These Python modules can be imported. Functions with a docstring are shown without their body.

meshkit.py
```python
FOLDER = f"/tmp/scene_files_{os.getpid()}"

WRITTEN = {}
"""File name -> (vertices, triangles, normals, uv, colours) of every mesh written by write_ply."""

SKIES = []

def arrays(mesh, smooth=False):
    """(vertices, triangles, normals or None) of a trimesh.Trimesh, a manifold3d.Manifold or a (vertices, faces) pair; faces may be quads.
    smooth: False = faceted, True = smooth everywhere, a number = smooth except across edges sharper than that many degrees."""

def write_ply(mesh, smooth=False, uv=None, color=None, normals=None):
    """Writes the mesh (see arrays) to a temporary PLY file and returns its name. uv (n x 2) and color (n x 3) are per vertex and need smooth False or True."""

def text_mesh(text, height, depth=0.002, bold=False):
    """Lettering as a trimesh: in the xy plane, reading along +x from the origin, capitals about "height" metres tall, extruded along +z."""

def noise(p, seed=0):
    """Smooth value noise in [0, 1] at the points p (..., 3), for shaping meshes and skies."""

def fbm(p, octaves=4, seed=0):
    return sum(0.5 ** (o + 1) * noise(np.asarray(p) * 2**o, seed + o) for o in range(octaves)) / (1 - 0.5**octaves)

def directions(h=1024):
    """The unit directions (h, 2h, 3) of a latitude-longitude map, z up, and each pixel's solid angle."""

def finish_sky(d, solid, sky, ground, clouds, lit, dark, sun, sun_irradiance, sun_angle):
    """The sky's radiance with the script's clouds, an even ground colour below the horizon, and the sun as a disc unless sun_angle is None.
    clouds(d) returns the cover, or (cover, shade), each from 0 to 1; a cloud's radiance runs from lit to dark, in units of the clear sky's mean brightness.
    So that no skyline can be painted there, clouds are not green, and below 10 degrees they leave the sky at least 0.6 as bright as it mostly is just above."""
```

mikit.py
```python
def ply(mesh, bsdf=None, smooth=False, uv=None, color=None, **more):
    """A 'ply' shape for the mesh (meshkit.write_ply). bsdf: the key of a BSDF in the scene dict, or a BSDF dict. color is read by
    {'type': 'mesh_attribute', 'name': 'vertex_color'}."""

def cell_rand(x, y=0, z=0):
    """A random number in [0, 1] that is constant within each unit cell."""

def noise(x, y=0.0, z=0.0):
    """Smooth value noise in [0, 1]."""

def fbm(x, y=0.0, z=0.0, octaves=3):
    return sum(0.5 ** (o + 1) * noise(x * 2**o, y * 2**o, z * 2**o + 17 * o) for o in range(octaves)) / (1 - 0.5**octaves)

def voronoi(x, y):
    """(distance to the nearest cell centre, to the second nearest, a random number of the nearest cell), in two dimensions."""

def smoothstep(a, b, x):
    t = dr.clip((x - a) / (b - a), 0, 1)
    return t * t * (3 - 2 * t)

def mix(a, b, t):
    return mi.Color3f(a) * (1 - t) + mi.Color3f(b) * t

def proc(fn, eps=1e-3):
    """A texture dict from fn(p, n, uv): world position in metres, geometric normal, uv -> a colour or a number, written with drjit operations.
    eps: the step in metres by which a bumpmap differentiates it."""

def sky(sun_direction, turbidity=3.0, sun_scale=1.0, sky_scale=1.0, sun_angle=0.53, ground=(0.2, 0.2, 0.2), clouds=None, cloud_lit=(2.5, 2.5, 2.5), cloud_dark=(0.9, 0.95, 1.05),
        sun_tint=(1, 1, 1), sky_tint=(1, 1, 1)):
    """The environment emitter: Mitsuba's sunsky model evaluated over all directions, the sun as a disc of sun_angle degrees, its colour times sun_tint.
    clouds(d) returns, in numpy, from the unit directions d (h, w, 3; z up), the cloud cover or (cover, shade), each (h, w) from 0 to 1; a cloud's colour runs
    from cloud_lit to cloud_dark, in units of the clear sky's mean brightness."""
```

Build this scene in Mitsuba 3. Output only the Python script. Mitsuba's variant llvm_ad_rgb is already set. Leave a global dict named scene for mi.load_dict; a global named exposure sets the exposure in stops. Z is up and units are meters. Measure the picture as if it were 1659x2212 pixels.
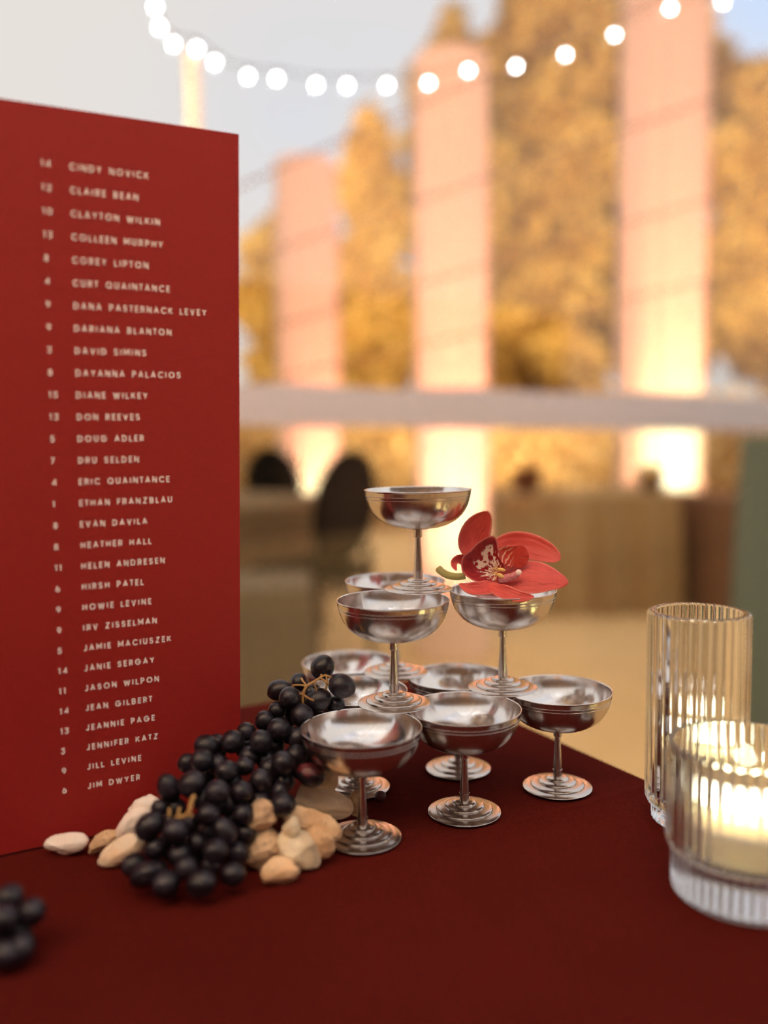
import math
import numpy as np
import trimesh
import drjit as dr
import mitsuba as mi
import mikit
import meshkit
from mikit import noise, fbm, voronoi, cell_rand, smoothstep, mix

T = mi.ScalarTransform4f
PI = math.pi
scene, labels = {}, {}
rng = np.random.default_rng(11)

# ------------------------------------------------------------------ camera, sky, exposure
exposure = 0.22
EYE, FWD, UPV = np.array([0, 0, 0.31344]), np.array([0, 0.99637, -0.08511]), np.array([0.0111, 0.08511, 0.99631])
scene['camera'] = {'type': 'thinlens', 'fov': 47.06, 'fov_axis': 'x', 'aperture_radius': 0.0105, 'focus_distance': 0.745,
                   'near_clip': 0.02, 'far_clip': 300.0,
                   'to_world': T().look_at(origin=EYE.tolist(), target=(EYE + FWD).tolist(), up=UPV.tolist())}


def clouds(d):
    n = meshkit.fbm(d * np.array([2.2, 2.2, 4.0]) + 3.7, octaves=4, seed=5)
    m = meshkit.fbm(d * 1.3 + 9.1, octaves=3, seed=9)
    cover = np.clip(0.88 + 1.1 * (n - 0.45), 0.6, 1.0)
    for (gx, gy, gz), wide, deep in (((0.36, 0.84, 0.40), 0.09, 0.5), ((-0.09, 0.935, 0.34), 0.13, 0.12)):   # two rifts where blue shows
        r2 = ((d - np.array([gx, gy, gz])) ** 2).sum(-1)
        cover = cover - deep * np.exp(-r2 / wide ** 2) * (0.5 + n)
    return cover, np.clip(0.5 + 1.2 * (m - 0.5), 0, 1)


# overcast evening sky with blue showing faintly between the clouds; the sun is down
scene['sky'] = mikit.sky((0.25, 0.1, 0.6), turbidity=4.0, sun_scale=0.0, sky_scale=5.55, ground=(0.35, 0.27, 0.17),
                         clouds=clouds, cloud_lit=(1.18, 1.08, 0.96), cloud_dark=(0.94, 0.91, 0.89), sky_tint=(1.0, 1.0, 1.0))

scene['sky']['sampling_weight'] = 12.0


def uplight(key, at, to, color, cutoff, beam):
    scene[key] = {'type': 'spot', 'intensity': {'type': 'rgb', 'value': list(color)}, 'cutoff_angle': cutoff, 'beam_width': beam, 'sampling_weight': 4.0,
                  'to_world': T().look_at(origin=list(at), target=list(to), up=[0.0, 1.0, 0.03])}


FLOOR_Z = -0.75

# ------------------------------------------------------------------ materials


def rgb(*c):
    return {'type': 'rgb', 'value': list(c)}


def mat(key, base, rough=0.6, bump=None, bump_scale=1.0, two=True, **more):
    b = {'type': 'principled', 'base_color': mikit.proc(base) if callable(base) else rgb(*base), 'roughness': rough, **more}
    if bump is not None:
        b = {'type': 'bumpmap', 'tex': mikit.proc(bump, eps=2e-4), 'scale': bump_scale, 'bsdf': b}
    scene[key] = {'type': 'twosided', 'bsdf': b} if two else b
    return key


def weave(p, n, uv):
    t = noise(p.x * 900, p.y * 900, p.z * 900)
    s = fbm(p.x * 14, p.y * 14, p.z * 14)
    c = mix((0.056, 0.0056, 0.0040), (0.076, 0.0079, 0.0055), t)
    c = c * (0.9 + 0.2 * s)
    lint = smoothstep(0.955, 0.975, noise(p.x * 190 + 3, p.y * 190, p.z * 190)) * smoothstep(0.60, 0.68, noise(p.x * 23, p.y * 23 + 7, 1.5))
    return mix(c, (0.30, 0.17, 0.12), lint * 0.6)


mat('cloth_maroon', weave, 0.95, bump=lambda p, n, uv: noise(p.x * 1100, p.y * 1100, p.z * 1100), bump_scale=0.00012, specular=0.02)
mat('sign_red', lambda p, n, uv: mix((0.285, 0.0145, 0.0125), (0.32, 0.0175, 0.0150), noise(p.x * 700, p.y * 700, p.z * 700)), 0.55, specular=0.35)
mat('sign_ink', (0.95, 0.87, 0.85), 0.6)
mat('sign_edge', (0.24, 0.02, 0.018), 0.7)

scene['steel_outer'] = {'type': 'twosided', 'bsdf': {'type': 'roughconductor', 'material': 'none', 'distribution': 'ggx', 'alpha_u': 0.03, 'alpha_v': 0.08, 'specular_reflectance': rgb(0.62, 0.55, 0.50)}}
scene['steel_inner'] = {'type': 'twosided', 'bsdf': {'type': 'roughconductor', 'material': 'none', 'distribution': 'ggx', 'alpha_u': 0.02, 'alpha_v': 0.04, 'specular_reflectance': rgb(0.90, 0.85, 0.82)}}
scene['steel_foot'] = {'type': 'twosided', 'bsdf': {'type': 'roughconductor', 'material': 'none', 'distribution': 'ggx', 'alpha_u': 0.03, 'alpha_v': 0.06, 'specular_reflectance': rgb(0.70, 0.63, 0.58)}}
scene['clear_glass'] = {'type': 'dielectric', 'int_ior': 1.5, 'ext_ior': 1.0}
scene['clear_vinyl'] = {'type': 'thindielectric', 'int_ior': 1.5}
scene['wax'] = {'type': 'principledthin', 'base_color': rgb(0.96, 0.89, 0.73), 'roughness': 0.6, 'diff_trans': 1.0, 'eta': 1.3}
mat('wick_black', (0.02, 0.015, 0.012), 0.9)


def grape_skin(p, n, uv):
    b = smoothstep(0.35, 0.75, fbm(p.x * 130, p.y * 130, p.z * 130, 3))
    s = smoothstep(0.62, 0.80, noise(p.x * 420, p.y * 420 + 4, p.z * 420))
    c = mix((0.0060, 0.0036, 0.0060), (0.024, 0.019, 0.029), b)
    return mix(c, (0.006, 0.004, 0.005), s * 0.6)


def grape_red(p, n, uv):
    b = smoothstep(0.45, 0.62, fbm(p.x * 75 + 2, p.y * 75, p.z * 75, 2))
    return mix(grape_skin(p, n, uv), (0.085, 0.010, 0.012), b)


mat('grape_dark', grape_skin, 0.36, specular=0.40)
mat('grape_ripening', grape_red, 0.34, specular=0.45)
mat('stem_brown', lambda p, n, uv: mix((0.33, 0.14, 0.045), (0.30, 0.20, 0.06), fbm(p.x * 150, p.y * 150, p.z * 150)), 0.7)


def stone(key, a, b, c, f=90.0, pit=0.0):
    def col(p, n, uv):
        m = fbm(p.x * f, p.y * f, p.z * f, 4)
        v = smoothstep(0.52, 0.66, fbm(p.x * f * 0.45 + 5, p.y * f * 0.45, p.z * f * 0.45 + 2, 3))
        g = noise(p.x * 1500, p.y * 1500, p.z * 1500)
        k = mix(mix(a, b, smoothstep(0.3, 0.7, m)), c, v * 0.75)
        k = k * (0.9 + 0.2 * g)
        hole = smoothstep(0.70, 0.80, noise(p.x * 520, p.y * 520, p.z * 520)) * pit
        return mix(k, (0.16, 0.09, 0.05), hole)
    mat(key, col, 0.85, bump=lambda p, n, uv: fbm(p.x * 420, p.y * 420, p.z * 420, 3), bump_scale=0.0010, specular=0.2)


stone('stone_white', (0.86, 0.73, 0.63), (0.88, 0.78, 0.69), (0.66, 0.46, 0.36))
stone('stone_cream', (0.80, 0.62, 0.44), (0.78, 0.55, 0.36), (0.86, 0.74, 0.58))
stone('stone_tan', (0.56, 0.37, 0.22), (0.66, 0.46, 0.29), (0.45, 0.29, 0.18), pit=0.5)
stone('stone_orange', (0.72, 0.45, 0.25), (0.78, 0.54, 0.33), (0.60, 0.36, 0.19), pit=0.3)
stone('stone_tan_light', (0.74, 0.53, 0.34), (0.80, 0.60, 0.41), (0.64, 0.43, 0.27))
stone('stone_yellow', (0.72, 0.56, 0.37), (0.78, 0.65, 0.46), (0.52, 0.40, 0.27), pit=0.25)
stone('stone_brown', (0.42, 0.24, 0.12), (0.50, 0.31, 0.16), (0.33, 0.18, 0.09), f=160, pit=0.8)


def petal_color(p, n, uv):
    w = noise(uv.x * 6, uv.y * 9, 3.0)
    v = dr.abs(dr.sin((uv.y * 12.0 + 1.2 * w) * PI))
    vein = smoothstep(0.30, 0.0, v) * smoothstep(0.02, 0.2, uv.x)
    c = mix((0.46, 0.040, 0.030), (0.56, 0.075, 0.058), fbm(uv.x * 7, uv.y * 5, 1.0))
    c = mix(c, (0.24, 0.010, 0.012), vein * 0.65)
    rim = smoothstep(0.42, 0.5, dr.abs(uv.y - 0.5))
    return mix(c, (0.74, 0.26, 0.19), rim * 0.6)


def lip_color(p, n, uv):
    # uv: polar patch, x radius from the throat, y angle / 2 pi
    a = uv.y * 2 * PI
    x, y = uv.x * dr.cos(a), uv.x * dr.sin(a)
    # blotches stretched along rays from the throat at the lower right
    tx, ty = x - 0.62, y + 0.30
    far = dr.sqrt(tx * tx + ty * ty)
    ray = dr.atan2(ty, tx)
    spots = smoothstep(0.49, 0.55, noise(far * 7.5 + 2.0, ray * 9.0 + 8.0, 1.7) * 0.75 + 0.25 * noise(x * 22 + 9, y * 22 + 5, 3.0))
    reach = dr.sqrt((x - 0.16) * (x - 0.16) + (y - 0.02) * (y - 0.02) * 0.8)
    pale = smoothstep(0.68, 0.54, reach + 0.22 * (noise(far * 3.0, ray * 10.0, 5.0) - 0.5))
    cream = mix((0.86, 0.60, 0.24), (0.92, 0.76, 0.62), smoothstep(0.15, 0.55, far))
    c = mix(cream, (0.30, 0.008, 0.014), spots)
    red = mix((0.24, 0.006, 0.012), (0.33, 0.014, 0.016), noise(x * 8, y * 8))
    edge = smoothstep(0.93, 1.0, uv.x)
    return mix(mix(red, c, pale), (0.62, 0.17, 0.15), edge * 0.7)


def lobe_color(p, n, uv):
    a = uv.y * 2 * PI
    x, y = uv.x * dr.cos(a), uv.x * dr.sin(a)
    stripe = smoothstep(0.45, 0.7, dr.sin((x * 5.5 - y * 4 + 1.0 * noise(x * 5, y * 5)) * PI)) * smoothstep(0.15, -0.5, x) 
    red = mix((0.36, 0.020, 0.014), (0.46, 0.045, 0.028), fbm(x * 6, y * 6, 0.5))
    return mix(red, (0.70, 0.34, 0.24), stripe * 0.8)


for k, f in (('petal_red', petal_color), ('lip_red', lip_color), ('lobe_red', lobe_color)):
    mat(k, f, 0.5, specular=0.35, sheen=0.4)
mat('callus_yellow', (0.78, 0.50, 0.14), 0.5)
mat('column_pink', lambda p, n, uv: mix((0.42, 0.08, 0.10), (0.60, 0.22, 0.22), noise(p.x * 900, p.y * 900, p.z * 900)), 0.5)
mat('anther_white', (0.82, 0.62, 0.52), 0.5)
mat('flower_stem_green', (0.30, 0.26, 0.075), 0.5)

# background
mat('sand_floor', lambda p, n, uv: mix((0.62, 0.40, 0.17), (0.70, 0.47, 0.22), fbm(p.x * 5, p.y * 5, 0.3, 4)), 0.9, specular=0.1)
mat('band_white', (0.62, 0.57, 0.62), 0.6)
mat('cloth_khaki', lambda p, n, uv: mix((0.31, 0.19, 0.072), (0.36, 0.225, 0.09), noise(p.x * 60, p.y * 60, p.z * 60)), 0.9)
mat('cloth_dark_khaki', (0.175, 0.115, 0.058), 0.9, specular=0.1)
mat('cloth_brown', (0.17, 0.075, 0.028), 0.9)
mat('cloth_grey_green', (0.13, 0.165, 0.125), 0.9, specular=0.1)
mat('cloth_taupe', (0.115, 0.092, 0.058), 0.9, specular=0.1)
mat('wall_brown', lambda p, n, uv: mix((0.085, 0.052, 0.03), (0.11, 0.068, 0.04), fbm(p.x * 3, p.z * 3, 0.7)), 0.9, specular=0.1)
scene['chair_black'] = {'type': 'twosided', 'bsdf': {'type': 'diffuse', 'reflectance': rgb(0.005, 0.006, 0.005)}}
mat('drape_peach', (0.88, 0.64, 0.48), 0.9, specular=0.1)
mat('leaf_ochre', (0.60, 0.38, 0.11), 0.8, specular=0.1)
mat('leaf_gold', (0.68, 0.45, 0.14), 0.8, specular=0.1)
mat('leaf_pale', (0.76, 0.55, 0.26), 0.8, specular=0.1)
mat('grape_shrivelled', (0.075, 0.014, 0.016), 0.5)
mat('trunk_brown', (0.30, 0.17, 0.07), 0.9)
mat('canopy_white', (0.80, 0.80, 0.78), 0.8)
mat('rope_tan', (0.28, 0.17, 0.07), 0.9)
mat('cord_black', (0.03, 0.03, 0.03), 0.6)
mat('wood_plain', (0.30, 0.19, 0.10), 0.7)
mat('metal_grey', (0.35, 0.35, 0.35), 0.4)

# ------------------------------------------------------------------ mesh helpers


def add(key, mesh, bsdf, smooth=30, to=None, uv=None, **more):
    if to is not None:
        more['to_world'] = to
    scene[key] = mikit.ply(mesh, bsdf, smooth=smooth, uv=uv, **more)
    return key


def tag(key, label=None, cat=None, group=None, kind=None):
    labels[key] = {k: v for k, v in (('label', label), ('category', cat), ('group', group), ('kind', kind)) if v}


def numbered(name, i):
    return name if i == 0 else f'{name}_{i:03d}'


def grid_faces(n, m, wrap=False):
    i, j = np.meshgrid(np.arange(n - 1), np.arange(m if wrap else m - 1), indexing='ij')
    a, b = i * m + j, i * m + (j + 1) % m
    return np.stack([a, b, b + m, a + m], -1).reshape(-1, 4)


def tri(q):
    return np.vstack([q[:, [0, 1, 2]], q[:, [0, 2, 3]]])


def lathe(strips, n=72):
    """Profile strips of (r, z); a crease between strips. Returns mesh and uv."""
    V, F, UV, at = [], [], [], 0
    a = np.linspace(0, 2 * PI, n + 1) + PI / 2
    for s in strips:
        s = np.asarray(s, float)
        v = np.stack([s[:, None, 0] * np.cos(a), s[:, None, 0] * np.sin(a), np.repeat(s[:, 1:2], n + 1, 1)], -1).reshape(-1, 3)
        uv = np.stack([np.tile(np.linspace(0, 1, n + 1), len(s)), np.repeat(np.linspace(0, 1, len(s)), n + 1)], -1)
        f = tri(grid_faces(len(s), n + 1)) + at
        V.append(v); F.append(f); UV.append(uv); at += len(v)
    return trimesh.Trimesh(np.vstack(V), np.vstack(F), process=False), np.vstack(UV)


def spline(pts, n=40):
    from scipy.interpolate import CubicSpline
    p = np.asarray(pts, float)
    t = np.r_[0, np.cumsum(np.linalg.norm(np.diff(p, axis=0), axis=1))]
    return CubicSpline(t, p)(np.linspace(0, t[-1], n))


def tube(pts, r, sides=10, closed=True):
    p = np.asarray(pts, float)
    r = np.broadcast_to(r, (len(p),))
    t = np.gradient(p, axis=0)
    t /= np.linalg.norm(t, axis=1, keepdims=True)
    ref = np.array([0, 0, 1.0]) if abs(t[:, 2]).mean() < 0.8 else np.array([1.0, 0, 0])
    a = np.cross(t, ref); a /= np.linalg.norm(a, axis=1, keepdims=True)
    b = np.cross(t, a)
    th = np.arange(sides) * 2 * PI / sides
    v = (p[:, None] + r[:, None, None] * (np.cos(th)[None, :, None] * a[:, None] + np.sin(th)[None, :, None] * b[:, None])).reshape(-1, 3)
    f = tri(grid_faces(len(p), sides, wrap=True))
    n = len(v)
    v = np.vstack([v, p[:1], p[-1:]])
    k = np.arange(sides)
    f = np.vstack([f, np.stack([(k + 1) % sides, k, k * 0 + n], 1), np.stack([k + (len(p) - 1) * sides, (k + 1) % sides + (len(p) - 1) * sides, k * 0 + n + 1], 1)])
    m = trimesh.Trimesh(v, f, process=False)
    m.fix_normals()
    return m


def box(lo, hi, bevel=0.0):
    lo, hi = np.asarray(lo, float), np.asarray(hi, float)
    if bevel <= 0:
        m = trimesh.creation.box(hi - lo)
    else:
        e = (hi - lo) / 2
        pts = [s * (e - np.array([bevel if k != a else 0 for k in range(3)])) for a in range(3) for s in np.array(np.meshgrid([-1, 1], [-1, 1], [-1, 1])).T.reshape(-1, 3)]
        m = trimesh.convex.convex_hull(np.array(pts))
    m.apply_translation((lo + hi) / 2)
    return m


def solid_patch(P, thick):
    """P (n, m, 3) grid -> closed thin solid with uv."""
    n, m = P.shape[:2]
    du, dv = np.gradient(P, axis=0), np.gradient(P, axis=1)
    N = np.cross(du, dv); N /= np.linalg.norm(N, axis=-1, keepdims=True) + 1e-12
    u, v = np.meshgrid(np.linspace(0, 1, n), np.linspace(0, 1, m), indexing='ij')
    uv = np.stack([u, v], -1).reshape(-1, 2)
    top, bot = (P + N * thick / 2).reshape(-1, 3), (P - N * thick / 2).reshape(-1, 3)
    f = tri(grid_faces(n, m))
    idx = np.arange(n * m).reshape(n, m)
    loop = np.r_[idx[:, 0], idx[-1, 1:], idx[-2::-1, -1], idx[0, -2:0:-1]]
    nx = np.roll(loop, -1)
    k = n * m
    side = np.vstack([np.stack([loop, loop + k, nx + k], 1), np.stack([loop, nx + k, nx], 1)])
    return trimesh.Trimesh(np.vstack([top, bot]), np.vstack([f, f[:, ::-1] + k, side[:, ::-1]]), process=False), np.vstack([uv, uv])


def blob(seed, size, lumps=0.22, flat=0.0, sub=4, cuts=0):
    """A water-worn stone: a noise-displaced icosphere with a few flattened sides."""
    r = np.random.default_rng(seed)
    m = trimesh.creation.icosphere(subdivisions=sub)
    v = np.array(m.vertices)
    for _ in range(cuts):
        d = r.normal(size=3); d /= np.linalg.norm(d)
        h = v @ d
        lim = r.uniform(0.55, 0.8)
        over = np.maximum(h - lim, 0)
        v = v - d * (over * 0.82)[:, None]
    n = meshkit.fbm(v * 1.3 + seed * 3.1, octaves=2, seed=seed) - 0.5
    n2 = meshkit.fbm(v * 4.0 + seed, octaves=3, seed=seed + 50) - 0.5
    v = v * (1 + lumps * 2 * n + 0.10 * n2)[:, None]
    v = v - (v.max(0) + v.min(0)) / 2
    v = v / np.abs(v).max(0) * np.asarray(size)
    return trimesh.Trimesh(v, m.faces, process=False)


def frame(origin, ax, ay):
    ax, ay = np.asarray(ax, float), np.asarray(ay, float)
    ax = ax / np.linalg.norm(ax)
    ay = ay - ax * (ay @ ax); ay /= np.linalg.norm(ay)
    M = np.eye(4); M[:3, 0], M[:3, 1], M[:3, 2], M[:3, 3] = ax, ay, np.cross(ax, ay), origin
    return T(M)


# ------------------------------------------------------------------ setting
g = np.array([[-30, -8], [40, -8], [40, 60], [-30, 60]], float)
add('floor', trimesh.Trimesh(np.c_[g, np.full(4, FLOOR_Z)], [[0, 1, 2], [0, 2, 3]], process=False), 'sand_floor', smooth=False)
tag('floor', kind='structure')

# clear tent wall with a white fabric band at eye height
WA, WD = np.array([-0.4743, 2.9]), np.array([0.95184, 0.30658])
WN = np.array([0.30658, -0.95184])


def on_wall(s, z, out=0.0):
    q = WA + WD * s + WN * out
    return np.array([q[0], q[1], z])


v = np.array([on_wall(-4.5, FLOOR_Z), on_wall(5.5, FLOOR_Z), on_wall(5.5, 2.6), on_wall(-4.5, 2.6)])
add('wall_far__clear_panel', trimesh.Trimesh(v, [[0, 1, 2], [0, 2, 3]], process=False), 'clear_vinyl', smooth=False)
ss = np.linspace(-4.5, 5.5, 181)
prof = []
for s in ss:
    top = 0.4885 - 0.0165 * s + 0.006 * math.sin(s * 9.0) * math.exp(-((s - 0.4) / 0.9) ** 2)
    bot = 0.3572 - 0.0172 * s
    prof.append([on_wall(s, z, o) for z, o in ((bot, 0.004), (bot, 0.012), ((top + bot) / 2, 0.015), (top, 0.012), (top, 0.004), ((top + bot) / 2, 0.003))])
P = np.array(prof)
add('wall_far__fabric_band', trimesh.Trimesh(P.reshape(-1, 3), tri(grid_faces(len(ss), 6, wrap=True)), process=False), 'band_white', smooth=40)
tag('wall_far', kind='structure')

# brown curtain wall of the tent behind the camera: the steel mirrors it
n_ = 400
cx_ = np.linspace(-7, 7, n_)
P = np.array([[(x_, -2.6 + 0.06 * math.sin(x_ * 21), z_) for x_ in cx_] for z_ in (FLOOR_Z + 0.01, 0.6, 1.9)])
add('wall_back', trimesh.Trimesh(P.reshape(-1, 3), tri(grid_faces(3, n_)), process=False), 'wall_brown', smooth=True)
tag('wall_back', kind='structure')

# ------------------------------------------------------------------ table and its cloth
EX, EY = np.array([0.8745, 0.485, 0]), np.array([-0.485, 0.8745, 0])
CORNER = np.array([0.0403, 1.136, 0.0])
TL, TW = 1.55, 0.76


def cloth_grid():
    """Top with soft fold lines, then a pleated drop all round."""
    n, m = 160, 260
    us, vs = np.linspace(0, TL, n), np.linspace(0, TW, m)
    U, V = np.meshgrid(us, vs, indexing='ij')
    z = np.zeros_like(U)
    for off, h in ((0.417, 0.0024), (0.585, 0.0012)):                 # ironed-in folds along the table
        z += h * np.exp(-np.abs(V - off) / 0.004)
    z += h * np.exp(-((U - 0.62) / 0.007) ** 2)
    z += 0.0006 * (meshkit.fbm(np.stack([U * 5, V * 5, U * 0], -1), octaves=3, seed=4) - 0.5)
    z -= 0.0025
    top = CORNER - EX * U[..., None] - EY * V[..., None] + np.array([0, 0, 1.0]) * z[..., None]
    v, f = [top.reshape(-1, 3)], [tri(grid_faces(n, m))[:, ::-1]]
    at = n * m
    # the drop
    idx = np.arange(n * m).reshape(n, m)
    loop = np.r_[idx[:, 0], idx[-1, 1:], idx[-2::-1, -1], idx[0, -2:0:-1]]
    ring = top.reshape(-1, 3)[loop]
    cen = ring.mean(0)
    per = np.cumsum(np.r_[0, np.linalg.norm(np.diff(ring, axis=0), axis=1)])
    tan = np.roll(ring, -1, 0) - np.roll(ring, 1, 0); tan /= np.linalg.norm(tan, axis=1, keepdims=True)
    nrm = np.stack([tan[:, 1], -tan[:, 0], 0 * tan[:, 0]], 1)
    nrm *= np.sign(((ring - cen) * nrm).sum(1))[:, None]
    rows = [ring]
    for d in (0.004, 0.012, 0.03, 0.08, 0.16, 0.28, 0.42, 0.56, 0.70, 0.738):
        o = 0.005 * min(d / 0.012, 1) + min(d / 0.5, 1) * 0.028 * (1 + np.sin(per * 2 * PI / 0.14 + 1.3 * np.sin(per * 5)))
        rows.append(ring + nrm * o[:, None] - np.array([0, 0, d]))
    R = np.array(rows)
    v.append(R.reshape(-1, 3)); f.append(tri(grid_faces(len(rows), len(loop), wrap=True)) + at)
    m_ = trimesh.Trimesh(np.vstack(v), np.vstack(f), process=False)
    return m_


add('tablecloth', cloth_grid(), 'cloth_maroon', smooth=50)
tag('tablecloth', 'dark maroon woven tablecloth with faint fold lines under the red sign and steel cups', 'tablecloth')


def obox(u0, u1, v0, v1, z0, z1):
    c = np.array([[CORNER - EX * u - EY * w + np.array([0, 0, z]) for z in (z0, z1)] for u in (u0, u1) for w in (v0, v1)]).reshape(-1, 3)
    return trimesh.convex.convex_hull(c)


add('banquet_table__tabletop', obox(0.004, TL - 0.004, 0.004, TW - 0.004, -0.03, -0.0045), 'wood_plain', smooth=False)
for i, (a, b) in enumerate(((0.06, 0.06), (0.06, TW - 0.1), (TL - 0.1, 0.06), (TL - 0.1, TW - 0.1))):
    add('banquet_table__' + numbered('leg', i), obox(a, a + 0.035, b, b + 0.035, FLOOR_Z, -0.03), 'metal_grey', smooth=False)
tag('banquet_table', 'folding banquet table under the dark maroon cloth', 'table')

# ------------------------------------------------------------------ the name board
SO = np.array([-0.12568, 0.7325, -0.0008])
SE, SV = np.array([0.891435, 0.453149, 0]), np.array([0.032749, -0.064423, 0.997385])
SN = np.cross(SE, SV)
SH = 0.5477
m = box((-0.44, 0, -0.005), (0, SH, 0.0), 0.0004)
board = frame(SO, SE, SV)
add('name_board__panel', m, 'sign_red', smooth=False, to=board)
ROWS = [('14', 'CINDY NOVICK'), ('12', 'CLAIRE BEAN'), ('10', 'CLAYTON WILKIN'), ('13', 'COLLEEN MURPHY'), ('8', 'COREY LIPTON'), ('4', 'CURT QUAINTANCE'),
        ('9', 'DANA PASTERNACK LEVEY'), ('9', 'DARIANA BLANTON'), ('3', 'DAVID SIMINS'), ('8', 'DAYANNA PALACIOS'), ('15', 'DIANE WILKEY'), ('13', 'DON REEVES'),
        ('5', 'DOUG ADLER'), ('7', 'DRU SELDEN'), ('4', 'ERIC QUAINTANCE'), ('1', 'ETHAN FRANZBLAU'), ('8', 'EVAN DAVILA'), ('8', 'HEATHER HALL'), ('11', 'HELEN ANDRESEN'),
        ('6', 'HIRSH PATEL'), ('9', 'HOWIE LEVINE'), ('9', 'IRV ZISSELMAN'), ('5', 'JAMIE MACIUSZEK'), ('14', 'JANIE SERGAY'), ('11', 'JASON WILPON'), ('14', 'JEAN GILBERT'),
        ('13', 'JEANNIE PAGE'), ('3', 'JENNIFER KATZ'), ('9', 'JILL LEVINE'), ('6', 'JIM DWYER')]
GLYPH = {}
CAP, TRACK, SPACE, PEN = 0.0050, 0.00158, 0.0038, 0.00098


def bow(cx, cy, rx, ry, a0, a1):
    t = np.radians(np.linspace(a0, a1, 15))
    return list(zip(cx + rx * np.cos(t), cy + ry * np.sin(t)))


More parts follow.
